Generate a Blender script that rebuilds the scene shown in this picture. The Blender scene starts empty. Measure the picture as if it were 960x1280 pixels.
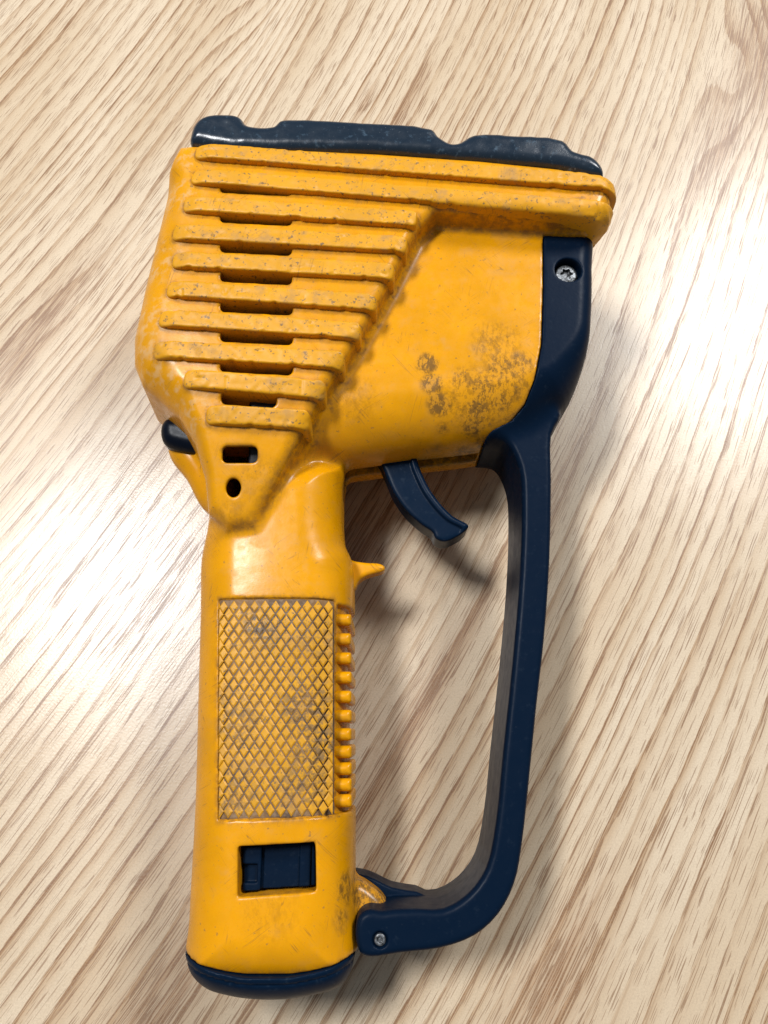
import bpy, math
import numpy as np
from mathutils import Matrix, Vector
f32 = np.float32
rng = np.random.default_rng(7)
scene = bpy.context.scene
C = scene.collection

# ------------------------------------------------------------------ camera, world, lamps, exposure
FOC, DIST, TILT = 940.0, 240.0, math.radians(20)      # focal length in photo pixels, mm to the table, lean of the phone
cam_d = bpy.data.cameras.new('camera')
cam = bpy.data.objects.new('camera', cam_d); C.objects.link(cam)
cam.location = (0, -DIST*math.sin(TILT)/1000, DIST*math.cos(TILT)/1000)
cam.rotation_euler = (TILT, 0, 0)
cam_d.sensor_fit = 'VERTICAL'; cam_d.sensor_height = 36; cam_d.lens = 36*FOC/1280
cam_d.clip_start = 0.01; cam_d.clip_end = 50
scene.camera = cam

world = bpy.data.worlds.new('World'); scene.world = world
world.use_nodes = True
bg = world.node_tree.nodes['Background']
bg.inputs[0].default_value = (0.86, 0.92, 1.0, 1); bg.inputs[1].default_value = 0.22

def lamp(name, loc, size, size_y, power, col, rz=0):
    d = bpy.data.lights.new(name, 'AREA'); d.shape = 'RECTANGLE'
    d.size = size; d.size_y = size_y; d.energy = power; d.color = col
    o = bpy.data.objects.new(name, d); C.objects.link(o)
    o.location = loc
    dirv = Vector((0, 0, 0)) - Vector(loc)
    o.rotation_euler = (0, 0, rz)           # ceiling panels face straight down
    return o
lamp('ceiling_lamp', (-0.66, 0.40, 1.6), 0.26, 0.42, 33, (0.98, 0.99, 1.0), math.radians(-20))
lamp('ceiling_lamp', (1.12, 1.18, 1.6), 0.72, 0.60, 54, (0.98, 0.99, 1.0), math.radians(15))

vs = scene.view_settings
vs.view_transform = 'Standard'; vs.look = 'None'; vs.exposure = 0.0; vs.gamma = 1.0; vs.use_curve_mapping = False

# ------------------------------------------------------------------ frames of reference
# the device lies on its side: its mid plane (z = 0 in device millimetres) leans a little, because the
# head is thicker than the grip.  measure() turns a spot measured on the photograph into a spot on the
# device at height h above that mid plane.
LEAN, Z0 = math.radians(3.6), 26.2
cl, sl = math.cos(LEAN), math.sin(LEAN)
def to_world(p):
    p = np.asarray(p, float)
    x, y, z = p[..., 0], p[..., 1], p[..., 2]
    return np.stack([x, y*cl - z*sl, y*sl + z*cl + Z0], -1)
CAM = np.array([0, -DIST*math.sin(TILT), DIST*math.cos(TILT)])
def measure(px, py, h):
    x = (px-480)/FOC; y = -(py-640)/FOC
    d = np.array([x, y*math.cos(TILT)+math.sin(TILT), y*math.sin(TILT)-math.cos(TILT)])
    o = CAM - np.array([0, 0, Z0])
    ol = np.array([o[0], o[1]*cl+o[2]*sl, -o[1]*sl+o[2]*cl])
    dl = np.array([d[0], d[1]*cl+d[2]*sl, -d[1]*sl+d[2]*cl])
    t = (h-ol[2])/dl[2]
    return (ol+t*dl)[:2]
def on_table(px, py):
    x = (px-480)/FOC; y = -(py-640)/FOC
    d = np.array([x, y*math.cos(TILT)+math.sin(TILT), y*math.sin(TILT)-math.cos(TILT)])
    return (CAM - d*CAM[2]/d[2])[:2]
def M(pts, h=0.0):
    return np.array([measure(p[0], p[1], p[2] if len(p) > 2 else h) for p in pts])
def smooth_closed(P, n=5):
    P = np.asarray(P); out = []
    N = len(P)
    for i in range(N):
        p0, p1, p2, p3 = P[i-1], P[i], P[(i+1) % N], P[(i+2) % N]
        a = max(np.linalg.norm(p1-p0), 1e-6)**.5; b = max(np.linalg.norm(p2-p1), 1e-6)**.5; c = max(np.linalg.norm(p3-p2), 1e-6)**.5
        m1 = (p1-p0)/a - (p2-p0)/(a+b) + (p2-p1)/b
        m2 = (p2-p1)/b - (p3-p1)/(b+c) + (p3-p2)/c
        m1 *= b; m2 *= b
        for k in range(n):
            t = k/n
            out.append((2*t**3-3*t**2+1)*p1 + (t**3-2*t**2+t)*m1 + (-2*t**3+3*t**2)*p2 + (t**3-t**2)*m2)
    return np.array(out)

# ------------------------------------------------------------------ distance fields
def poly_sdf(P, X, Y):
    P = np.asarray(P, f32)
    sh = np.broadcast(X, Y).shape
    d = np.full(sh, 1e9, f32); inside = np.zeros(sh, bool)
    for i in range(len(P)):
        ax, ay = P[i-1]; bx, by = P[i]
        ex, ey = bx-ax, by-ay
        wx, wy = X-ax, Y-ay
        t = np.clip((wx*ex+wy*ey)/max(ex*ex+ey*ey, 1e-9), 0, 1)
        d = np.minimum(d, (wx-ex*t)**2+(wy-ey*t)**2)
        if ey != 0:
            c = (ay > Y) != (by > Y)
            inside ^= c & (X < ex*(Y-ay)/ey+ax)
    return (np.sqrt(d)*np.where(inside, -1, 1)).astype(f32)
def ext(d2, dz, r):
    qx, qy = d2+r, dz+r
    return np.minimum(np.maximum(qx, qy), 0)+np.sqrt(np.maximum(qx, 0)**2+np.maximum(qy, 0)**2)-r
def smin(a, b, k):
    h = np.maximum(k-np.abs(a-b), 0)/k
    return np.minimum(a, b)-h*h*k*0.25
def smax(a, b, k): return -smin(-a, -b, k)
def sstep(a, b, x):
    t = np.clip((x-a)/(b-a), 0, 1); return t*t*(3-2*t)
def vnoise(x, y, z, sc, seed=0):
    r = np.random.default_rng(seed).random((32, 32, 32), dtype=f32)
    x, y, z = np.broadcast_arrays(x/sc, y/sc, z/sc)
    xi, yi, zi = np.floor(x).astype(int), np.floor(y).astype(int), np.floor(z).astype(int)
    fx, fy, fz = x-xi, y-yi, z-zi
    fx, fy, fz = fx*fx*(3-2*fx), fy*fy*(3-2*fy), fz*fz*(3-2*fz)
    o = 0
    for i in (0, 1):
        for j in (0, 1):
            for k in (0, 1):
                o = o + r[(xi+i) % 32, (yi+j) % 32, (zi+k) % 32]*(fx if i else 1-fx)*(fy if j else 1-fy)*(fz if k else 1-fz)
    return o.astype(f32)*2-1

def surface(sdf, lo, hi, v):
    """surface nets: a smooth closed mesh of the zero level of sdf inside the box lo..hi, cell size v (mm)"""
    lo = np.asarray(lo, float); n = np.ceil((np.asarray(hi)-lo)/v).astype(int)+1
    X = (lo[0]+np.arange(n[0])*v).astype(f32)[:, None, None]
    Y = (lo[1]+np.arange(n[1])*v).astype(f32)[None, :, None]
    Z = (lo[2]+np.arange(n[2])*v).astype(f32)[None, None, :]
    F = np.ascontiguousarray(np.broadcast_to(sdf(X, Y, Z), tuple(n))).astype(f32)
    F[0], F[-1] = np.maximum(F[0], .01), np.maximum(F[-1], .01)
    F[:, 0], F[:, -1] = np.maximum(F[:, 0], .01), np.maximum(F[:, -1], .01)
    F[:, :, 0], F[:, :, -1] = np.maximum(F[:, :, 0], .01), np.maximum(F[:, :, -1], .01)
    S = F < 0
    cnt = np.zeros(tuple(n-1), np.uint8)
    for i in (0, 1):
        for j in (0, 1):
            for k in (0, 1):
                cnt += S[i:n[0]-1+i, j:n[1]-1+j, k:n[2]-1+k]
    idx = np.argwhere((cnt > 0) & (cnt < 8))
    ids = np.full(tuple(n-1), -1, np.int32); ids[tuple(idx.T)] = np.arange(len(idx))
    cor = [(i, j, k) for i in (0, 1) for j in (0, 1) for k in (0, 1)]
    val = {c: F[idx[:, 0]+c[0], idx[:, 1]+c[1], idx[:, 2]+c[2]] for c in cor}
    acc = np.zeros((len(idx), 3)); num = np.zeros(len(idx))
    for a in range(3):
        for c in cor:
            if c[a] == 0:
                e = list(c); e[a] = 1; e = tuple(e)
                va, vb = val[c], val[e]
                m = (va < 0) != (vb < 0)
                t = np.where(m, va/np.where(m, va-vb, 1), 0)
                p = np.zeros((len(idx), 3)); p[:] = c; p[:, a] += t
                acc[m] += p[m]; num[m] += 1
    pos = idx+acc/num[:, None]
    def samp(q):
        q = np.clip(q, 0, n-1.001); i = q.astype(int); fr = q-i; o = 0
        for c in cor:
            w = np.ones(len(q))
            for a in range(3): w = w*(fr[:, a] if c[a] else 1-fr[:, a])
            o = o+w*F[i[:, 0]+c[0], i[:, 1]+c[1], i[:, 2]+c[2]]
        return o
    g = np.stack([samp(pos+np.eye(3)[a]*.8)-samp(pos-np.eye(3)[a]*.8) for a in range(3)], -1)
    g /= np.linalg.norm(g, axis=1)[:, None]+1e-9
    quads = []
    for a in range(3):
        b, c = (a+1) % 3, (a+2) % 3
        s0 = [slice(None)]*3; s1 = [slice(None)]*3
        s0[a] = slice(0, n[a]-1); s1[a] = slice(1, n[a])
        A, B = S[tuple(s0)], S[tuple(s1)]
        e = np.argwhere(A != B)
        e = e[(e[:, b] > 0) & (e[:, c] > 0) & (e[:, b] < n[b]-1) & (e[:, c] < n[c]-1)]
        def cell(db, dc):
            q = e.copy(); q[:, b] -= db; q[:, c] -= dc
            return ids[q[:, 0], q[:, 1], q[:, 2]]
        Q = np.stack([cell(1, 1), cell(0, 1), cell(0, 0), cell(1, 0)], -1)
        fl = ~A[tuple(e.T)]
        Q[fl] = Q[fl][:, ::-1]
        quads.append(Q)
    Q = np.concatenate(quads); Q = Q[(Q >= 0).all(1)]
    return lo+pos*v, g, Q

def link(name, me, mat, parent):
    o = bpy.data.objects.new(name, me); C.objects.link(o)
    if mat: me.materials.append(mat)
    if parent: o.parent = parent
    return o
def solid(name, sdf, lo, hi, v, mat, parent, crev=None):
    P, N, Q = surface(sdf, lo, hi, v)
    W = to_world(P)/1000; NW = to_world(N)-np.array([0, 0, Z0])
    me = bpy.data.meshes.new(name)
    me.vertices.add(len(W)); me.vertices.foreach_set('co', W.ravel())
    me.loops.add(Q.size); me.loops.foreach_set('vertex_index', Q.ravel().astype(np.int32))
    me.polygons.add(len(Q)); me.polygons.foreach_set('loop_start', np.arange(len(Q), dtype=np.int32)*4)
    me.update(calc_edges=True); me.validate()
    me.shade_smooth()
    if len(me.vertices) == len(NW): me.normals_split_custom_set_from_vertices(NW)
    if crev and len(me.vertices) == len(P):
        a = me.attributes.new('crevice', 'FLOAT', 'POINT'); a.data.foreach_set('value', crev(P[:, 0], P[:, 1], P[:, 2]).astype(f32))
    print(name, len(Q), 'zmin', round(W[:, 2].min()*1000, 2))
    return link(name, me, mat, parent)

# ------------------------------------------------------------------ node helpers
class NT:
    def __init__(s, name):
        s.m = bpy.data.materials.new(name); s.m.use_nodes = True
        s.t = s.m.node_tree; s.b = s.t.nodes['Principled BSDF']
        g = s.t.nodes.new('ShaderNodeNewGeometry')
        s.P = s.vm('SCALE', g.outputs['Position'], scale=1000)
        s.geo = g
    def _in(s, sock, v):
        if isinstance(v, bpy.types.NodeSocket): s.t.links.new(v, sock)
        elif v is not None: sock.default_value = v
    def vm(s, op, a, b=None, scale=None):
        n = s.t.nodes.new('ShaderNodeVectorMath'); n.operation = op
        s._in(n.inputs[0], a)
        if b is not None: s._in(n.inputs[1], b)
        if scale is not None: n.inputs['Scale'].default_value = scale
        return n.outputs['Value'] if op in ('DOT_PRODUCT', 'LENGTH', 'DISTANCE') else n.outputs[0]
    def ma(s, op, a, b=None, c=None, clamp=False):
        n = s.t.nodes.new('ShaderNodeMath'); n.operation = op; n.use_clamp = clamp
        s._in(n.inputs[0], a); s._in(n.inputs[1], b); s._in(n.inputs[2], c)
        return n.outputs[0]
    def comb(s, x, y, z=0.0):
        n = s.t.nodes.new('ShaderNodeCombineXYZ')
        for i, v in enumerate((x, y, z)): s._in(n.inputs[i], v)
        return n.outputs[0]
    def noise(s, vec, scale=1.0, detail=2, rough=.5, dist=0.0):
        n = s.t.nodes.new('ShaderNodeTexNoise')
        s._in(n.inputs['Vector'], vec); n.inputs['Scale'].default_value = scale
        n.inputs['Detail'].default_value = detail; n.inputs['Roughness'].default_value = rough
        n.inputs['Distortion'].default_value = dist
        return n.outputs[0]
    def mr(s, v, a, b, c=0.0, d=1.0, smooth=True):
        n = s.t.nodes.new('ShaderNodeMapRange'); n.interpolation_type = 'SMOOTHSTEP' if smooth else 'LINEAR'
        s._in(n.inputs[0], v)
        for i, q in enumerate((a, b, c, d)): s._in(n.inputs[i+1], q)
        return n.outputs[0]
    def mix(s, f, a, b):
        n = s.t.nodes.new('ShaderNodeMix'); n.data_type = 'RGBA'
        s._in(n.inputs[0], f)
        for i, q in ((6, a), (7, b)):
            s._in(n.inputs[i], q if isinstance(q, bpy.types.NodeSocket) else (*q, 1))
        return n.outputs[2]
    def bump(s, h, strength, dist, normal=None):
        n = s.t.nodes.new('ShaderNodeBump'); n.inputs['Strength'].default_value = strength
        n.inputs['Distance'].default_value = dist
        s._in(n.inputs['Height'], h)
        if normal is not None: s._in(n.inputs['Normal'], normal)
        return n.outputs[0]
    def set(s, **k):
        for a, v in k.items():
            s._in(s.b.inputs[a.replace('_', ' ')], (*v, 1) if isinstance(v, tuple) and len(v) == 3 else v)
        return s.m
    def blob(s, c, r):         # 1 at device spot c, 0 beyond r (mm)
        d = s.vm('DISTANCE', s.P, tuple(float(q) for q in c))
        return s.mr(d, r*0.35, r, 1.0, 0.0)
def W3(px, py, h):
    p = measure(px, py, h); return to_world([p[0], p[1], h])

# ------------------------------------------------------------------ materials
def yellow(name, base, rough, speck, dull, smear_and_shade=False):
    s = NT(name)
    n1 = s.noise(s.P, .09, 3)                            # broad tone
    fine = s.noise(s.P, 1.3, 4, .65)
    spk = s.mr(s.noise(s.P, .85, 3, .6), .66-.06*speck, .74-.05*speck)
    spk2 = s.mr(s.noise(s.vm('ADD', s.P, (40., 11., 5.)), 2.3, 2), .68, .76)
    grime = s.mr(s.noise(s.vm('ADD', s.P, (3., 70., 9.)), .16, 5, .62), .50, .72)
    col = s.mix(s.mr(n1, .35, .65), base, tuple(q*.90 for q in base))
    col = s.mix(s.ma('MULTIPLY', grime, dull), col, (.40, .21, .055))
    # long hairline scratches
    for ang, off, amt in ((35, 0, .6), (-50, 90, .6), (80, 200, .6)):
        a = math.radians(ang)
        u = s.vm('DOT_PRODUCT', s.P, (math.cos(a), math.sin(a), .3)); v = s.vm('DOT_PRODUCT', s.P, (-math.sin(a), math.cos(a), .2))
        sc = s.noise(s.comb(s.ma('MULTIPLY', u, .035), s.ma('MULTIPLY', v, 1.3), float(off)), 1.0, 1, .4, .25)
        line = s.mr(s.ma('ABSOLUTE', s.ma('SUBTRACT', sc, .5)), 0.0, .012, 1.0, 0.0)
        gate = s.mr(s.noise(s.vm('ADD', s.P, (float(off), 0., 0.)), .11, 1), .58, .66)
        col = s.mix(s.ma('MULTIPLY', s.ma('MULTIPLY', line, gate), amt), col, (.22, .10, .02))
    if smear_and_shade == 'knurl':
        m = 0.0
        for (px, py, r, k) in ((322, 782, 5, 1.), (335, 795, 4, .8), (385, 880, 9, .8), (395, 930, 9, .8), (380, 980, 8, .6), (290, 900, 9, .55), (290, 1000, 9, .5), (400, 800, 8, .4)):
            m = s.ma('MAXIMUM', m, s.ma('MULTIPLY', s.blob(W3(px, py, 18), r), k))
        pat = s.mr(s.noise(s.P, .6, 4, .7), .42, .60)
        col = s.mix(s.ma('MULTIPLY', m, pat), col, (.12, .085, .055))
    elif smear_and_shade:
        m = 0.0
        for (px, py, h, r, k) in ((534, 455, 21, 4, 1.), (540, 480, 21, 4, 1.), (550, 505, 20, 4.5, 1.), (552, 530, 14, 4, .9), (545, 550, 9, 4, .7), (590, 530, 14, 5, .9), (598, 510, 19, 5, .8), (605, 485, 21, 5, .8), (625, 500, 18, 5, .7), (580, 475, 21, 5, .5), (625, 460, 21, 6, .6), (605, 545, 9, 5, .8), (580, 560, 6, 5, .6), (650, 455, 21, 5, .6), (640, 520, 14, 5, .5), (600, 500, 20, 13, .35), (755, 240, 28, 4, 1.), (763, 246, 24, 4.5, 1.), (740, 235, 29, 3, .7), (470, 360, 24, 6, .5), (430, 430, 24, 6, .5),  # last blobs here paint shade of the rib groove and diagonal step into the colour
                                  (640, 480, 21, 7, .5), (620, 430, 21, 9, .3), (440, 500, 21, 10, .14), (380, 560, 20, 9, .16), (330, 600, 22, 9, .16), (290, 650, 20, 8, .14),
                                  (435, 1110, 12, 5, .6), (430, 1150, 14, 4, .35), (340, 1140, 18, 9, .1), (445, 1110, 4, 5, .5), (460, 1112, 5, 7, 1.), (478, 1130, 5, 8, 1.), (470, 1140, 5, 6, 1.)):
            m = s.ma('MAXIMUM', m, s.ma('MULTIPLY', s.blob(W3(px, py, h), r), k))
        pat = s.mr(s.noise(s.vm('MULTIPLY', s.P, (1., .6, 1.)), .45, 6, .75), .49, .57)
        col = s.mix(s.ma('MULTIPLY', m, pat), col, (.04, .02, .008))
        core = s.mr(s.noise(s.vm('MULTIPLY', s.P, (1.2, .55, 1.)), .9, 5, .78), .51, .55)
        col = s.mix(s.ma('MULTIPLY', s.ma('MULTIPLY', m, core), 1.0, clamp=True), col, (.02, .01, .005))
        col = s.mix(s.ma('MULTIPLY', m, .45), col, (.40, .19, .03))
        # rubbed, greyish band on the left shoulder of the head
        e = 0.0
        for (px, py, h, r) in ((205, 330, 26, 10), (195, 400, 27, 10), (190, 450, 27, 10), (215, 480, 27, 9), (225, 250, 27, 9), (240, 195, 29, 7), (245, 520, 26, 8)):
            e = s.ma('MAXIMUM', e, s.blob(W3(px, py, h), r))
        pe = s.mr(s.noise(s.P, .35, 4, .6), .46, .66)
        col = s.mix(s.ma('MULTIPLY', s.ma('MULTIPLY', e, pe), .5), col, (.62, .42, .22))
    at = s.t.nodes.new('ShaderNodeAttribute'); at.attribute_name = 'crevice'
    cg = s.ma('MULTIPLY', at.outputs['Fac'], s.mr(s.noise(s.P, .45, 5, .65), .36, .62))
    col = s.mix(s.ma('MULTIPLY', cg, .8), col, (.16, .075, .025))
    col = s.mix(s.ma('MULTIPLY', spk, .55+.35*min(speck, 1)), col, (.17, .10, .045))
    col = s.mix(s.ma('MULTIPLY', spk2, .35), col, (.25, .13, .04))
    if speck > .5:
        chips = s.mr(s.noise(s.vm('ADD', s.P, (17., 3., 60.)), .5, 5, .75), .60, .66)
        col = s.mix(s.ma('MULTIPLY', chips, .75), col, (.13, .08, .04))
    r = s.ma('ADD', s.ma('MULTIPLY', s.noise(s.P, .5, 4, .6), .25), rough-.1)
    r = s.ma('ADD', r, s.ma('MULTIPLY', grime, .15))
    nb = s.bump(fine, .06, .0003)
    nb = s.bump(s.noise(s.P, .09, 2), .25, .0012, nb)
    s.set(Base_Color=col, Roughness=r, Normal=nb, Specular_IOR_Level=.30)
    s.b.inputs['Subsurface Weight'].default_value = .03
    s.b.inputs['Subsurface Radius'].default_value = (1., .45, .05); s.b.inputs['Subsurface Scale'].default_value = .0015
    return s.m
YEL = (.68, .288, .0004)
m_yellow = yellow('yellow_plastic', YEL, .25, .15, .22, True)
m_rib = yellow('worn_yellow_plastic', (.65, .295, .005), .42, 1.0, .85)
m_stud = yellow('knurl_yellow_plastic', (.60, .285, .010), .40, .9, .8, 'knurl')

def dark(name, base, rough, wear, wcol=(.10, .14, .18), ior=.35):
    s = NT(name)
    w = s.mr(s.noise(s.P, .5, 5, .68), .56, .74)
    sp = s.mr(s.noise(s.vm('ADD', s.P, (9., 9., 0.)), 1.6, 2), .70, .78)
    col = s.mix(s.ma('MULTIPLY', w, wear), base, wcol)
    col = s.mix(s.ma('MULTIPLY', sp, wear*.8), col, (.22, .24, .25))
    r = s.ma('ADD', s.ma('MULTIPLY', s.noise(s.P, .35, 4, .6), .22), rough-.1)
    s.set(Base_Color=col, Roughness=r, Specular_IOR_Level=ior, Normal=s.bump(s.noise(s.P, 1.1, 4, .6), .07, .0004))
    return s.m
m_navy = dark('navy_plastic', (.0020, .0095, .025), .34, .10, ior=.07)
m_guard = dark('navy_guard_plastic', (.0018, .0078, .021), .36, .05, ior=.06)
m_bumper = dark('navy_rubber', (.004, .013, .026), .25, .5, (.07, .12, .17), .6)
m_black = dark('black_plastic', (.003, .003, .007), .45, .1)
m_btn = dark('glossy_black_plastic', (.002, .004, .010), .34, .05, ior=.12)

s = NT('panel_grime')
g = s.mr(s.noise(s.P, .10, 4, .6), .35, .68)
g2 = s.mr(s.noise(s.P, .9, 3), .4, .7)
col = s.mix(g, (.20, .10, .03), (.06, .04, .03))
col = s.mix(s.ma('MULTIPLY', g2, .5), col, (.30, .20, .12))
m_grime = s.set(Base_Color=col, Roughness=.7)

s = NT('screw_steel')
m_steel = s.set(Base_Color=s.mix(s.mr(s.noise(s.P, 1.2, 4), .4, .65), (.20, .21, .22), (.06, .06, .06)), Metallic=.9, Roughness=.45,
                Normal=s.bump(s.noise(s.P, 2.2, 3), .3, .0003))

def wood():
    s = NT('oak_laminate')
    th = math.radians(61.3)
    a = (math.cos(th), math.sin(th), 0.); b = (-math.sin(th), math.cos(th), 0.)
    u = s.vm('DOT_PRODUCT', s.P, a); v = s.vm('DOT_PRODUCT', s.P, b)
    v = s.ma('SUBTRACT', v, s.ma('MULTIPLY', s.ma('MULTIPLY', u, u), .00036))
    wob = s.noise(s.comb(s.ma('MULTIPLY', u, .010), s.ma('MULTIPLY', v, .032), 3.1), 1.0, 2)
    v = s.ma('ADD', v, s.ma('MULTIPLY', s.ma('SUBTRACT', wob, .5), 4.5))
    jag = s.noise(s.comb(s.ma('MULTIPLY', u, .16), s.ma('MULTIPLY', v, 2.4), 8.3), 1.0, 2, .6)
    vj = s.ma('ADD', v, s.ma('MULTIPLY', s.ma('SUBTRACT', jag, .5), .9))
    def gauss(px, py, su, sv):
        p = on_table(px, py)
        u0 = p[0]*a[0]+p[1]*a[1]; v0 = p[0]*b[0]+p[1]*b[1]-.00036*u0*u0
        du = s.ma('DIVIDE', s.ma('SUBTRACT', u, float(u0)), su); dv = s.ma('DIVIDE', s.ma('SUBTRACT', v, float(v0)), sv)
        q = s.ma('ADD', s.ma('MULTIPLY', du, du), s.ma('MULTIPLY', dv, dv))
        return s.ma('EXPONENT', s.ma('MULTIPLY', q, -1.0))
    t = s.ma('MULTIPLY', vj, .185)
    t = s.ma('ADD', t, s.ma('MULTIPLY', s.noise(s.comb(s.ma('MULTIPLY', u, .0022), s.ma('MULTIPLY', v, .024), 1.7), 1.0, 1), 6.5))
    t = s.ma('ADD', t, s.ma('MULTIPLY', gauss(345, -30, 46., 13.), 2.3))     # the cathedral figure at the far edge
    t = s.ma('ADD', t, s.ma('MULTIPLY', gauss(935, 90, 40., 13.), 2.4))      # and the one at the far right
    t = s.ma('ADD', t, s.ma('MULTIPLY', gauss(20, 440, 34., 9.), -1.2))
    fr = s.ma('FRACT', t); fl = s.ma('FLOOR', t)
    wn = s.t.nodes.new('ShaderNodeTexWhiteNoise'); wn.noise_dimensions = '1D'; s.t.links.new(fl, wn.inputs['W'])
    amp = s.mr(wn.outputs['Value'], 0., 1., .42, 1.0, False)
    along = s.mr(s.noise(s.comb(s.ma('MULTIPLY', u, .007), fl, 0.), 1.0, 1), .30, .60, .55, 1.0)
    amp = s.ma('MULTIPLY', amp, along)
    soft = s.ma('MULTIPLY', s.mr(fr, .25, .97, 0., 1.), s.mr(fr, .965, 1.0, 1., 0.))
    line = s.ma('MULTIPLY', s.mr(fr, .84, .94, 0., 1.), s.mr(fr, .975, 1.0, 1., 0.))
    shade = s.ma('MULTIPLY', s.ma('MULTIPLY', soft, amp), .70)
    # dense brown patches; the near right one paints in the phone's shadow
    pm = s.mr(s.noise(s.comb(s.ma('MULTIPLY', u, .009), s.ma('MULTIPLY', v, .05), 12.), 1.0, 2), .66, .82)
    for q in ((30, 430, 38., 7.), (215, 1235, 34., 10.), (900, 170, 34., 11.), (950, 70, 40., 13.), (700, 600, 30., 4.), (500, 930, 60., 4.), (440, 690, 16., 6.), (690, 1230, 26., 9.)):
        pm = s.ma('MAXIMUM', pm, gauss(*q))
    # pores: short dark dashes running with the grain
    dens = s.ma('ADD', s.ma('MULTIPLY', s.ma('POWER', soft, 3.0), s.ma('MULTIPLY', amp, 1.0)), s.ma('MULTIPLY', pm, .75))
    dens = s.ma('MINIMUM', s.ma('ADD', dens, s.mr(s.noise(s.comb(s.ma('MULTIPLY', u, .03), s.ma('MULTIPLY', v, .2), 6.), 1.0, 1), .45, .65, 0., .10)), 1.0)
    def pores(fu, fv, th, k, w, seed, dt=0.0):
        n = s.noise(s.comb(s.ma('MULTIPLY', u, fu), s.ma('MULTIPLY', v, fv), seed), 1.0, dt, .5)
        return s.mr(s.ma('ADD', n, s.ma('MULTIPLY', dens, k)), th, th+w)
    p1 = pores(.07, 3.0, .73, .22, .04, 0.5)
    p2 = pores(.15, 4.2, .70, .19, .05, 7.5)
    p3 = pores(.035, 2.0, .60, .15, .10, 4.5)
    lp = s.mr(s.noise(s.comb(s.ma('MULTIPLY', u, .03), s.ma('MULTIPLY', v, 3.0), 22.), 1.0, 0), .46, .54)
    line = s.ma('MULTIPLY', s.ma('MULTIPLY', s.mr(fr, .74, .90, 0., 1.), s.mr(fr, .97, 1.0, 1., 0.)), s.ma('MAXIMUM', lp, .15))
    por = s.ma('ADD', s.ma('MULTIPLY', p1, .85), s.ma('MULTIPLY', p2, .7), clamp=True)
    tone = s.noise(s.comb(s.ma('MULTIPLY', u, .008), s.ma('MULTIPLY', v, .035), 2.), 1.0, 2)
    fibre = s.noise(s.comb(s.ma('MULTIPLY', u, .08), s.ma('MULTIPLY', v, 2.6), 2.), 1.0, 2)
    grain = s.noise(s.P, 2.0, 2, .8)
    col = s.mix(s.mr(tone, .3, .7), (.56, .435, .295), (.64, .525, .385))
    col = s.mix(shade, col, (.39, .225, .10))
    col = s.mix(s.ma('MULTIPLY', s.ma('MULTIPLY', line, amp), .80), col, (.215, .092, .028))
    col = s.mix(s.ma('MULTIPLY', pm, .45), col, (.33, .19, .10))
    col = s.mix(s.ma('MULTIPLY', s.ma('MULTIPLY', p3, pm), .5), col, (.38, .22, .12))
    col = s.mix(s.ma('MULTIPLY', por, .85), col, (.17, .072, .025))
    col = s.mix(s.mr(fibre, .4, .7, .0, .10), col, (.36, .24, .15))
    col = s.mix(s.mr(grain, .35, .7, .0, .34), col, (.36, .28, .20))
    hgt = s.ma('SUBTRACT', s.ma('MULTIPLY', fibre, .35), s.ma('MULTIPLY', s.ma('ADD', p1, p2), .5))
    nb = s.bump(hgt, .12, .00010)
    nb = s.bump(s.noise(s.P, 1.5, 3), .12, .00025, nb)
    ro = s.ma('ADD', s.ma('MULTIPLY', s.noise(s.P, 2.5, 2), .08), .24)
    return s.set(Base_Color=col, Roughness=s.ma('ADD', ro, s.ma('MULTIPLY', por, .1)), Normal=nb, Specular_IOR_Level=.5)
m_wood = wood()

# ------------------------------------------------------------------ the table
def box_mesh(name, lo, hi):
    me = bpy.data.meshes.new(name)
    V = [(x, y, z) for x in (lo[0], hi[0]) for y in (lo[1], hi[1]) for z in (lo[2], hi[2])]
    me.from_pydata(V, [], [(0, 1, 3, 2), (4, 6, 7, 5), (0, 4, 5, 1), (2, 3, 7, 6), (0, 2, 6, 4), (1, 5, 7, 3)])
    return me
table = link('tabletop', box_mesh('tabletop', (-.8, -.5, -.025), (.8, .7, 0)), m_wood, None)
table['kind'] = 'structure'

# ------------------------------------------------------------------ outlines measured on the photograph
HA = 29.0                                   # half thickness of the head
PA = M([(238, 174, 29), (470, 185, 29), (600, 194, 29), (700, 204, 29), (753, 216, 29), (764, 234, 27), (766, 256, 26), (758, 272, 27), (738, 277, 28), (700, 272, 29), (620, 266, 29), (548, 262, 29),
        (524, 284, 29), (490, 350, 29), (450, 422, 29), (405, 495, 28), (362, 570, 25), (330, 630, 22), (317, 656, 20),
        (285, 662, 18), (264, 645, 16), (258, 600, 19), (243, 555, 21), (222, 520, 22), (196, 496, 22), (176, 480, 22), (166, 455, 22), (166, 425, 22), (180, 360, 22), (197, 290, 22), (213, 225, 22), (226, 192, 24)])
tipy0 = measure(350, 470, 29)[1]; tipy1 = measure(318, 655, 20)[1]
def h_head(X, Y):
    return HA - 8.0*np.clip((tipy0-Y)/(tipy0-tipy1), 0, 1.3)**1.15
xl0 = measure(300, 350, 29)[0]; xl1 = measure(200, 350, 25)[0]
xr0, xr1 = measure(715, 250, 28)[0], measure(755, 250, 28)[0]
yt0, yt1 = measure(240, 230, 29)[1], measure(240, 190, 29)[1]
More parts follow.
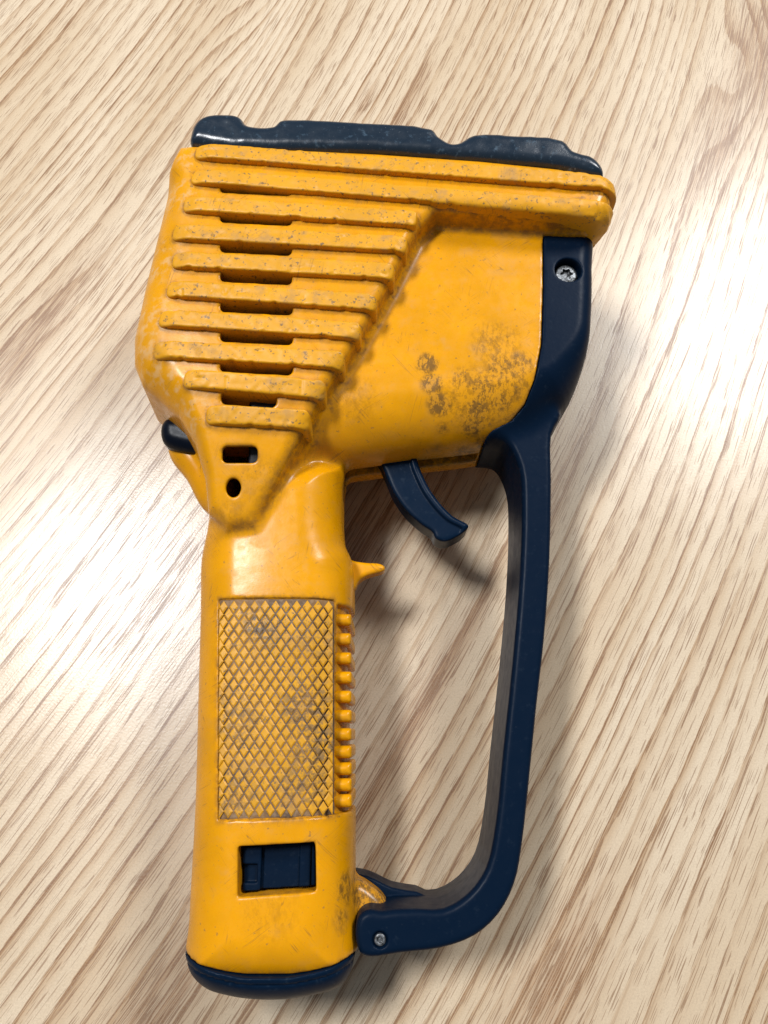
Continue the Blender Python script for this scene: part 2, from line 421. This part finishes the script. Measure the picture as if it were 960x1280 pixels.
def head_sdf(X, Y, Z):
    d2 = poly_sdf(PA, X, Y)
    r = 2.6+7.0*sstep(xl0, xl1, X)
    r = r - 6.0*sstep(yt0, yt1, Y)*sstep(xl0, xl1, X)
    r = r + 1.2*sstep(measure(700, 240, 29)[0], measure(760, 240, 25)[0], X)
    az = np.abs(Z)
    d2 = d2 + .10*np.minimum(az, HA)-.10*20
    d2 = d2 + .30*np.maximum(22-az, 0)*sstep(xr0, xr1, X)
    return ext(d2, az-h_head(X, Y), r)
PB = smooth_closed(M([(330, 285, 21), (520, 280, 21), (700, 285, 21), (736, 292, 18), (738, 340, 17), (737, 400, 17), (728, 460, 14), (708, 508, 11), (683, 532, 5), (655, 556, 0), (600, 571, 0), (520, 581, 0), (430, 593, 0), (330, 600, 0), (300, 450, 15)]), 4)
yb0 = measure(600, 400, 21)[1]; yb1 = measure(600, 520, 15)[1]
def barrel_sdf(X, Y, Z):
    d2 = poly_sdf(PB, X, Y)
    r = 4.5+11.5*sstep(yb0, yb1, Y)
    return ext(d2, np.abs(Z)-21.3, r)
GP = smooth_closed(M([(300, 585, 10), (425, 585, 10), (427, 610, 9), (427, 650, 8), (431, 680, 8), (440, 702, 8), (441, 760, 8), (442, 900, 8), (442, 1050, 8), (441, 1130, 8), (440, 1215, 8),
        (340, 1225, 8), (237, 1215, 8), (237, 1150, 8), (239, 1080, 8), (243, 1000, 8), (246, 880, 8), (249, 760, 8), (250, 700, 8), (256, 670, 8), (262, 645, 8), (266, 600, 8)]), 4)
gx0 = measure(345, 900, 18)[0]
def h_grip(X, Y): return 18.6-1.7*((X-gx0)/20.)**2
ycap = measure(340, 1222, 18)[1]
ymid = measure(340, 1225, 18)[1]
def grip_sdf(X, Y, Z, grow=0.0):
    d2 = poly_sdf(GP, X, Y)
    sw = .8*sstep(measure(340, 1060, 18)[1], measure(340, 1200, 18)[1], Y)
    return ext(d2-grow, np.abs(Z)-h_grip(X, Y)-grow, 11.5)-sw*.5
spine = smooth_closed(M([(240, 530, 0), (214, 562, 0), (218, 580, 0), (236, 603, 0), (257, 640, 0), (280, 650, 0), (290, 540, 0)]), 4)
lug = smooth_closed(M([(425, 1097, 4), (446, 1099, 4), (464, 1109, 4), (480, 1124, 4), (488, 1145, 4), (470, 1160, 4), (425, 1160, 4)]), 4)
def rot2(X, Y, c, ang):
    ca, sa = math.cos(ang), math.sin(ang)
    return (X-c[0])*ca+(Y-c[1])*sa, -(X-c[0])*sa+(Y-c[1])*ca
def rbox2(X, Y, c, hx, hy, r, ang=0.0):
    u, v = rot2(X, Y, c, ang)
    qx, qy = np.abs(u)-hx+r, np.abs(v)-hy+r
    return np.minimum(np.maximum(qx, qy), 0)+np.sqrt(np.maximum(qx, 0)**2+np.maximum(qy, 0)**2)-r

RIBS = [((243, 186), (800, 229)), ((238, 217), (800, 263)), ((228, 252), (526, 272)), ((214, 287), (514, 304)), ((214, 322), (498, 338)),
        ((207, 358), (476, 377)), ((197, 395), (456, 412)), ((190, 434), (436, 449)), ((228, 470), (411, 485)), ((254, 512), (391, 519))]
SLOTS = [(276, 365, 237), (276, 365, 274), (276, 365, 311), (276, 365, 347.5), (276, 366, 385), (276, 366, 422), (276, 366, 459.5), (276, 345, 497)]
def rib_geo(r):
    a = measure(r[0][0], r[0][1]+1, 30.5); b = measure(r[1][0], r[1][1]+1, 30.5)
    return a, b, math.atan2(b[1]-a[1], b[0]-a[0])
slots = []
for (x0, x1, y) in SLOTS:
    a = measure(x0, y-2, 28.5); b = measure(x1, y+2.5, 28.5)
    slots.append(((a+b)/2, (b[0]-a[0])/2, 1.75, math.atan2(b[1]-a[1], b[0]-a[0])))
a, b = measure(278, 568, 24.5), measure(322, 569, 24.5); slots.append(((a+b)/2, (b[0]-a[0])/2, 2.1, 0.))
hole = measure(292, 610, 22.5)
cav = M([(262, 215, 26), (385, 215, 26), (385, 490, 26), (335, 560, 22), (312, 630, 22), (275, 630, 22), (262, 560, 22)])
panel = M([(272, 748, 18), (417, 748, 18), (417, 1021, 18), (272, 1026, 18)])
win = M([(300, 1061, 18.2), (391, 1056, 18.2), (392, 1112, 18.2), (300, 1118, 18.2)])
slit0, slit1 = measure(428, 593, 0), measure(596, 571, 0)
rdgx0, rdgx1 = measure(419, 850, 15)[0], measure(460, 850, 8)[0]
rdg_y = [measure(434, y, 12)[1] for y in (775, 799, 823, 847, 871, 895, 918, 940, 961, 981, 1001)]
def housing_sdf(X, Y, Z):
    A = head_sdf(X, Y, Z)
    B = barrel_sdf(X, Y, Z)
    G = grip_sdf(X, Y, Z)
    d = smin(B, G, 5.0)
    d = smin(d, A, 2.6)
    d = smin(d, ext(poly_sdf(spine, X, Y), np.abs(Z)-7, 5.), 2.)
    d = smin(d, ext(poly_sdf(lug, X, Y), np.abs(Z)-5, 3.), 1.5)
    # hollow head with the vents cut through its wall
    d = np.maximum(d, -smax(A+1.5, ext(poly_sdf(cav, X, Y), np.abs(Z)-27.5, 1.), .6))
    cut = np.full(np.broadcast(X, Y).shape, 99., f32)
    for (c, hx, hy, an) in slots: cut = np.minimum(cut, rbox2(X, Y, c, hx, hy, 1.3, an))
    u = (X-hole[0])/1.0; v = (Y-hole[1])/1.25
    cut = np.minimum(cut, np.sqrt(u*u+v*v)-1.9)
    d = smax(d, -np.maximum(cut, 10-Z), .5)
    # sunk knurl panel, latch window, grip ridge channel, trigger slit
    pd = poly_sdf(panel, X, Y)
    d = smax(d, -np.maximum(pd, -(G+.75)), .35)
    wd = poly_sdf(win, X, Y)-.2
    d = smax(d, -np.maximum(wd-.3, 7-Z), .45)
    ch = np.maximum(np.maximum(rdgx0-X, Y-rdg_y[0]-3.5), rdg_y[-1]-2.6-Y)
    d = smax(d, -np.maximum(ch, -(G+1.6)), .6)
    c = (slit0+slit1)/2; an = math.atan2(slit1[1]-slit0[1], slit1[0]-slit0[0])
    L = np.linalg.norm(slit1-slit0)/2
    sd = rbox2(X, Y, c, L, 7.0, 1., an)
    d = np.maximum(d, -np.maximum(sd, np.abs(Z)-3.0))
    # the cap takes over below the seam
    sag = .075*np.maximum(np.abs(X-gx0)-4, 0)**1.35
    d = np.maximum(d, (ycap+sag)-Y)
    # the guard mount takes over the end of the barrel
    d = np.maximum(d, -np.maximum(mount_cut(X, Y)-.12, A*-1+.4))
    return d
seam = M([(679, 292, 21), (679, 360, 21), (677, 430, 21), (668, 475, 20), (655, 508, 16), (636, 534, 11), (600, 566, 2), (590, 640, 0), (900, 640, 0), (900, 280, 0), (679, 280, 21)])
seam = np.array(seam)
def mount_cut(X, Y): return poly_sdf(seam, X, Y)

ALLX = (measure(150, 430, 20)[0], measure(790, 250, 20)[0])
root = bpy.data.objects.new('handheld_detector', None); C.objects.link(root)
root['label'] = 'worn yellow plastic hand tool with ribbed head and navy trigger guard on wood-grain table'
root['category'] = 'hand tool'
root.location = (0, 0, 0)
ytop = measure(240, 140, 28)[1]+4; ybot = measure(340, 1260, 8)[1]-3
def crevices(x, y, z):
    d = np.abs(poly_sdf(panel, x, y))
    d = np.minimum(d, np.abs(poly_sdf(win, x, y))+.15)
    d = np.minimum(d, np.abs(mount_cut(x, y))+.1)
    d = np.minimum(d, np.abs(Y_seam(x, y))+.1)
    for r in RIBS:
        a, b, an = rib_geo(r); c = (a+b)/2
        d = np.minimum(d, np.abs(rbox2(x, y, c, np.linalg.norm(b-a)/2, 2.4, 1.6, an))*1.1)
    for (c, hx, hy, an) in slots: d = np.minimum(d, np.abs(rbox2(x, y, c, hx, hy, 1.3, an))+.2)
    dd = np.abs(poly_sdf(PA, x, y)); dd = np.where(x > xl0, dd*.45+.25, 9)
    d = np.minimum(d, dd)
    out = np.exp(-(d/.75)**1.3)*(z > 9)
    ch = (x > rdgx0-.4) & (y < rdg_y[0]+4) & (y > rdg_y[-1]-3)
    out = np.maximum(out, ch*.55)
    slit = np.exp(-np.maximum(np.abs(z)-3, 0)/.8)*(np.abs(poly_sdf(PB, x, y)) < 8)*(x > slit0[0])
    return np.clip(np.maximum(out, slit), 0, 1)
def Y_seam(x, y): return y-(ycap+.075*np.maximum(np.abs(x-gx0)-4, 0)**1.35)
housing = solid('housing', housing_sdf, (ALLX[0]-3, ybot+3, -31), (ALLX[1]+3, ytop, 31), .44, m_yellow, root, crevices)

for i, r in enumerate(RIBS):
    a, b, an = rib_geo(r)
    c = (a+b)/2; hx = np.linalg.norm(b-a)/2 - .5; c = c - .5*np.array([math.cos(an), math.sin(an)])
    def rib(X, Y, Z, c=c, hx=hx, an=an, i=i):
        A = head_sdf(X, Y, Z)
        d2 = rbox2(X, Y, c, hx, 2.4, 1.6, an)
        n = vnoise(X, Y, Z, 1.3, 3+i)*.09 + vnoise(X, Y, Z, 6.0, 30+i)*.06 - np.maximum(vnoise(X, Y, Z, 1.9, 130+i)-.5, 0)*.6
        ed = vnoise(X, Y, Z*0, 1.7, 60+i)*.04 + np.maximum(vnoise(X, Y, Z*0, 2.6, 80+i)-.45, 0)*.9
        # worn shoulder: lower at the ends
        u, v = rot2(X, Y, c, an)
        fade = 1.3*sstep(-hx+5.5, -hx-1, u)
        return smax(A-1.9+fade-n, np.maximum(d2+ed, (2. - Z) if i > 1 else -40-Z), .6)
    xs = sorted((a[0], b[0])); ys = sorted((a[1], b[1]))
    zr = (4, 32.6) if i > 1 else (-32.6, 32.6)
    solid('rib', rib, (xs[0]-3, ys[0]-4, zr[0]), (min(xs[1]+3, ALLX[1]+4), ys[1]+4, zr[1]), .32, m_rib, housing)

# front bumper round the head's open end
PZ = M([(241, 181), (240, 166), (248, 152), (262, 146), (285, 145), (300, 148), (307, 157), (315, 160), (342, 160), (350, 153), (362, 151), (450, 155), (540, 163), (548, 172), (564, 181), (574, 180), (592, 170), (640, 171),
        (703, 177), (716, 190), (726, 194), (738, 197), (752, 210), (752, 221), (700, 210), (600, 201), (470, 191)], 27.5)
PZ = smooth_closed(PZ, 3)
def bumper_sdf(X, Y, Z):
    d = ext(poly_sdf(PZ, X, Y)-.3, np.abs(Z)-29.4, 3.2)
    return d - vnoise(X, Y, Z, 2.2, 90)*.07
solid('front_bumper', bumper_sdf, (ALLX[0], measure(750, 222, 27)[1]-3, -31), (ALLX[1]+2, ytop, 31), .45, m_bumper, root)

# guard: mount over the end of the barrel, the bow and the foot at the grip
bow_out = M([(700, 518, 12), (691, 543, 12.5), (691, 600, 12.5), (689, 700, 12.5), (682, 800, 12.5), (673, 880, 12.5), (664, 970, 12.5), (654, 1060, 12.5), (645, 1105, 12.5), (625, 1144, 12.5), (594, 1172, 12.5), (550, 1187, 12), (500, 1193, 12), (462, 1198, 12), (449, 1192, 12),
             (443, 1168, 12), (447, 1145, 12), (460, 1136, 12), (476, 1134, 9)])
bow_in = M([(492, 1122, 0), (515, 1112, -9), (545, 1109, -12), (572, 1093, -12), (592, 1065, -12), (603, 1015, -12), (611, 940, -12), (622, 840, -12), (631, 740, -12), (634, 660, -12), (631, 618, -12), (616, 588, -12), (594, 572, -10), (600, 550, 0), (650, 530, 0)])
BOW = smooth_closed(np.concatenate([bow_out, bow_in]), 3)
flange = smooth_closed(M([(438, 1090, -6), (460, 1092, -6), (490, 1106, -6), (530, 1112, -10), (530, 1130, -10), (485, 1125, -6), (455, 1108, -6), (438, 1102, -6)]), 3)
sc = measure(709, 341, 20)
pin = measure(475, 1174, 12)
def guard_sdf(X, Y, Z):
    az = np.abs(Z)
    Bm = barrel_sdf(X, Y, Z)-.25
    mt = smax(Bm, mount_cut(X, Y), .5)
    mt = np.maximum(mt, -(head_sdf(X, Y, Z)-.15))
    bow = ext(poly_sdf(BOW, X, Y)+.02*az, az-12.8, 1.5)
    d = smin(mt, bow, 4.0)
    d = np.minimum(d, ext(poly_sdf(flange, X, Y), np.abs(Z+7)-5, .6))
    # keep clear of the yellow shell
    inside_yellow = np.maximum(np.minimum(barrel_sdf(X, Y, Z), grip_sdf(X, Y, Z)), -mount_cut(X, Y))
    d = np.maximum(d, -(inside_yellow-.1))
    rad = np.sqrt((X-sc[0])**2+(Y-sc[1])**2)
    d = smax(d, -np.maximum(rad-3.7, 17.6-Z), .4)
    rp = np.sqrt((X-pin[0])**2+(Y-pin[1])**2)
    d = smax(d, -np.maximum(rp-1.75, 11.9-Z), .3)
    return d
guard = solid('trigger_guard', guard_sdf, (measure(440, 1150, -12)[0]-5, measure(460, 1200, 12)[1]-3, -23), (ALLX[1]+2, measure(700, 285, 21)[1]+4, 23), .42, m_guard, root)
def screw_sdf(X, Y, Z):
    x, y = X-sc[0]+.15, Y-sc[1]+.15
    r = np.sqrt(x*x+y*y); a = np.arctan2(y, x)
    d = smax(r-3.15, Z-19.9+.05*r*r, .6)
    return smax(np.maximum(d, 15-Z), -np.maximum(r-1.45-.28*np.cos(6*a), 18.7-Z), .15)
solid('screw', screw_sdf, (sc[0]-4, sc[1]-4, 14.5), (sc[0]+4, sc[1]+4, 20.6), .12, m_steel, guard)
def pin_sdf(X, Y, Z):
    x, y = X-pin[0], Y-pin[1]; r = np.sqrt(x*x+y*y)
    return smax(np.maximum(smax(r-1.35, Z-12.7, .4), 10-Z), -np.maximum(r-.6, 12.2-Z), .15)
solid('pivot_pin', pin_sdf, (pin[0]-2, pin[1]-2, 9.5), (pin[0]+2, pin[1]+2, 13.2), .1, m_steel, guard)

# trigger
TR = smooth_closed(M([(470, 560), (481, 588), (492, 614), (508, 637), (528, 655), (541, 664), (545, 672), (556, 676), (572, 670), (584, 661), (586, 656), (567, 645), (550, 628), (536, 608), (524, 582), (516, 560)], 5.), 4)
def trig_sdf(X, Y, Z):
    d2 = poly_sdf(TR, X, Y)
    d = ext(d2, np.abs(Z)-5.6, 1.5)
    dish = np.maximum(poly_sdf(TR, X+1.5, Y+.9)+.5, 4.7-Z)
    return smax(d, -dish, 1.0)
solid('trigger', trig_sdf, (TR[:, 0].min()-2, TR[:, 1].min()-2, -8), (TR[:, 0].max()+2, TR[:, 1].max()+2, 8), .3, m_navy, root)

# end cap
cp = smooth_closed(M([(440, 1165, 8), (441, 1206, 8), (427, 1230, 9), (385, 1244, 10), (340, 1248, 10), (290, 1244, 10), (257, 1232, 9), (238, 1208, 8), (237, 1165, 8)]), 5)
def cap_sdf(X, Y, Z):
    d2 = poly_sdf(cp, X, Y)
    sag = .075*np.maximum(np.abs(X-gx0)-4, 0)**1.35
    d = ext(d2, np.abs(Z)-h_grip(X, Y)-.45, 9.5)
    d = np.maximum(d, Y-(ycap+sag)+.12)
    gr = np.abs(Y-(ycap+sag)+1.6)-.18                      # fine groove behind the lip
    return smax(d, -np.maximum(gr, -(d+.4)), .2)
solid('end_cap', cap_sdf, (cp[:, 0].min()-2, cp[:, 1].min()-2, -20.5), (cp[:, 0].max()+2, ycap+8, 20.5), .4, m_navy, root)

# latch inside the window
wc = win.mean(0)
def latch_sdf(X, Y, Z):
    wd = poly_sdf(win, X, Y)
    base = np.maximum(wd+.0, Z-13.5)
    left = np.maximum(np.maximum(wd, Z-15.0), X-(wc[0]-4.0))
    bar = np.maximum(np.maximum(wd, Z-14.3), np.abs(X-wc[0]-6.)-1.3)
    notch = np.maximum(np.maximum(np.abs(X-(wc[0]-7.5))-2.6, np.abs(Y-wc[1]+1.4)-1.9), 13.8-Z)
    return np.maximum(np.maximum(np.minimum(np.minimum(base, bar), smax(left, -notch, .3)), 5-Z), wd-.15)
solid('latch', latch_sdf, (win[:, 0].min()-1, win[:, 1].min()-1, 4.5), (win[:, 0].max()+1, win[:, 1].max()+1, 17.4), .3, m_guard, root)

# black block added inside the head to darken the vent slots
cx0, cx1 = measure(318, 400, 22)[0], measure(372, 400, 22)[0]
cy0, cy1 = measure(300, 590, 18)[1], measure(300, 222, 24)[1]
solid('vent_shade_block', lambda X, Y, Z: smax(head_sdf(X, Y, Z)+4.2, ext(np.maximum(np.abs(X-(cx0+cx1)/2)-(cx1-cx0)/2, np.abs(Y-(cy0+cy1)/2)-(cy1-cy0)/2), np.abs(Z)-24, 1.), .5),
      (cx0-1, cy0-1, -25), (cx1+1, cy1+1, 25), .8, m_black, housing)

# buttons at the back of the head
for q, zc, rz in (([(196, 503, 6), (212, 498, 6), (236, 505, 6), (245, 525, 6), (226, 528, 6), (208, 523, 6), (199, 514, 6)], 3, 6), ([(210, 527, 7), (230, 526, 7), (255, 535, 7), (266, 568, 7), (224, 565, 7), (206, 556, 7), (203, 537, 7)], 3, 8)):
    Pq = smooth_closed(M(q), 4)
    solid('button', lambda X, Y, Z, Pq=Pq, zc=zc, rz=rz: ext(poly_sdf(Pq, X, Y), np.abs(Z-zc)-rz, 3.6), (Pq[:, 0].min()-2, Pq[:, 1].min()-2, -8), (Pq[:, 0].max()+2, Pq[:, 1].max()+2, 14), .3, m_btn, root)

# little hook on the grip
HK = smooth_closed(M([(432, 698), (444, 701), (458, 703), (474, 704), (481, 708), (480, 713), (468, 717), (456, 721), (448, 727), (443, 736), (432, 742)], 2.5), 3)
solid('hook', lambda X, Y, Z: ext(poly_sdf(HK, X, Y), np.abs(Z)-2.8, 1.2), (HK[:, 0].min()-1, HK[:, 1].min()-1, -4), (HK[:, 0].max()+1, HK[:, 1].max()+1, 4), .25, m_yellow, root)

# teeth down the edge of the grip
def tooth(X, Y, Z):
    d2 = rbox2(X, Y, (0, 0), 2.5, 1.5, .6)
    return ext(d2, np.abs(Z)-13.5, 1.6)
P, N, Q = surface(tooth, (-3.5, -2.5, -15), (3.5, 2.5, 15), .3)
tme = None
for k, y in enumerate(rdg_y):
    ex = GP[np.argmin(np.abs(GP[:, 1]-y)+np.where(GP[:, 0] > gx0, 0, 99)), 0]
    if tme is None:
        tme = bpy.data.meshes.new('grip_ridge')
        W = to_world(P)-np.array([0, 0, Z0])
        tme.from_pydata([tuple(q) for q in W/1000], [], [tuple(map(int, q)) for q in Q]); tme.shade_smooth()
        tme.materials.append(m_yellow)
    o = bpy.data.objects.new('grip_ridge', tme); C.objects.link(o); o.parent = housing
    o.location = to_world([ex-2.75, y, 0.])/1000

# knurled panel: a dirty sunk plate with raised diamonds
def plate(X, Y, Z):
    return np.maximum(np.maximum(poly_sdf(panel, X, Y)+.05, grip_sdf(X, Y, Z)+.55), 14-Z)
pl = solid('knurled_panel', plate, (panel[:, 0].min()-1, panel[:, 1].min()-1, 13.5), (panel[:, 0].max()+1, panel[:, 1].max()+1, 19), .4, m_grime, root)
NC, NR = 11, 13
def stud_mesh():
    v = []
    for (s_, z) in ((1., -.1), (.93, .14), (.60, .36)):
        v += [(s_, 0, z), (0, s_, z), (-s_, 0, z), (0, -s_, z)]
    f = [(0, 1, 5, 4), (1, 2, 6, 5), (2, 3, 7, 6), (3, 0, 4, 7), (4, 5, 9, 8), (5, 6, 10, 9), (6, 7, 11, 10), (7, 4, 8, 11), (8, 9, 10, 11)]
    return v, f
p00, p10, p11, p01 = panel
Wd = np.linalg.norm(p10-p00); Hd = np.linalg.norm(p01-p00)
sx, sy = Wd/NC, Hd/(NR+.55)
sv, sf = stud_mesh()
sme = bpy.data.meshes.new('knurl_stud')
sme.from_pydata([((x*sx*.435)/1000, (y*sy*.435)/1000, z*.95/1000) for x, y, z in sv], [], sf)
sme.materials.append(m_stud)
Rl = Matrix.Rotation(LEAN, 3, 'X')
def bil(u, v): return (1-v)*((1-u)*p00+u*p10)+v*((1-u)*p01+u*p11)
hv = [(-x if x else 0, y, z) for x, y, z in sv]
hme = bpy.data.meshes.new('knurl_half_stud')
hx_ = [(0, 1, -.1), (0, -1, -.1), (1, 0, -.1), (0, .93, .14), (0, -.93, .14), (.93, 0, .14), (0, .60, .36), (0, -.60, .36), (.60, 0, .36)]
hme.from_pydata([((x*sx*.435)/1000, (y*sy*.435)/1000, z*.95/1000) for x, y, z in hx_], [], [(1, 2, 5, 4), (2, 0, 3, 5), (4, 5, 8, 7), (5, 3, 6, 8), (7, 8, 6), (0, 1, 4, 3), (3, 4, 7, 6)])
hme.materials.append(m_stud)
for st in (0, 1):
    for r_ in range(NR):
        cols = [(c_+.5, 0) for c_ in range(NC)] if st == 0 else [(.12, 1)]+[(c_+1., 0) for c_ in range(NC-1)]+[(NC-.12, 2)]
        for cc, half in cols:
            u = cc/NC; v = (r_+.55+.5*st)/(NR+.55)
            if v > .985: continue
            x, y = bil(u, v)
            sl_ = -2*1.7*(x-gx0)/400.
            z = float(h_grip(x, y))-.56
            o = bpy.data.objects.new('knurl_stud', hme if half else sme); C.objects.link(o); o.parent = pl
            R = Rl @ Matrix.Rotation(-math.atan(sl_), 3, 'Y')
            if half == 2: R = R @ Matrix.Rotation(math.pi, 3, 'Z')
            wv = to_world([x, y, z])/1000
            j = rng.uniform(.93, 1.03)
            o.matrix_basis = Matrix.Translation(Vector(wv)) @ R.to_4x4() @ Matrix.Diagonal((j, j, rng.uniform(.75, 1.1), 1))
bpy.context.view_layer.update()
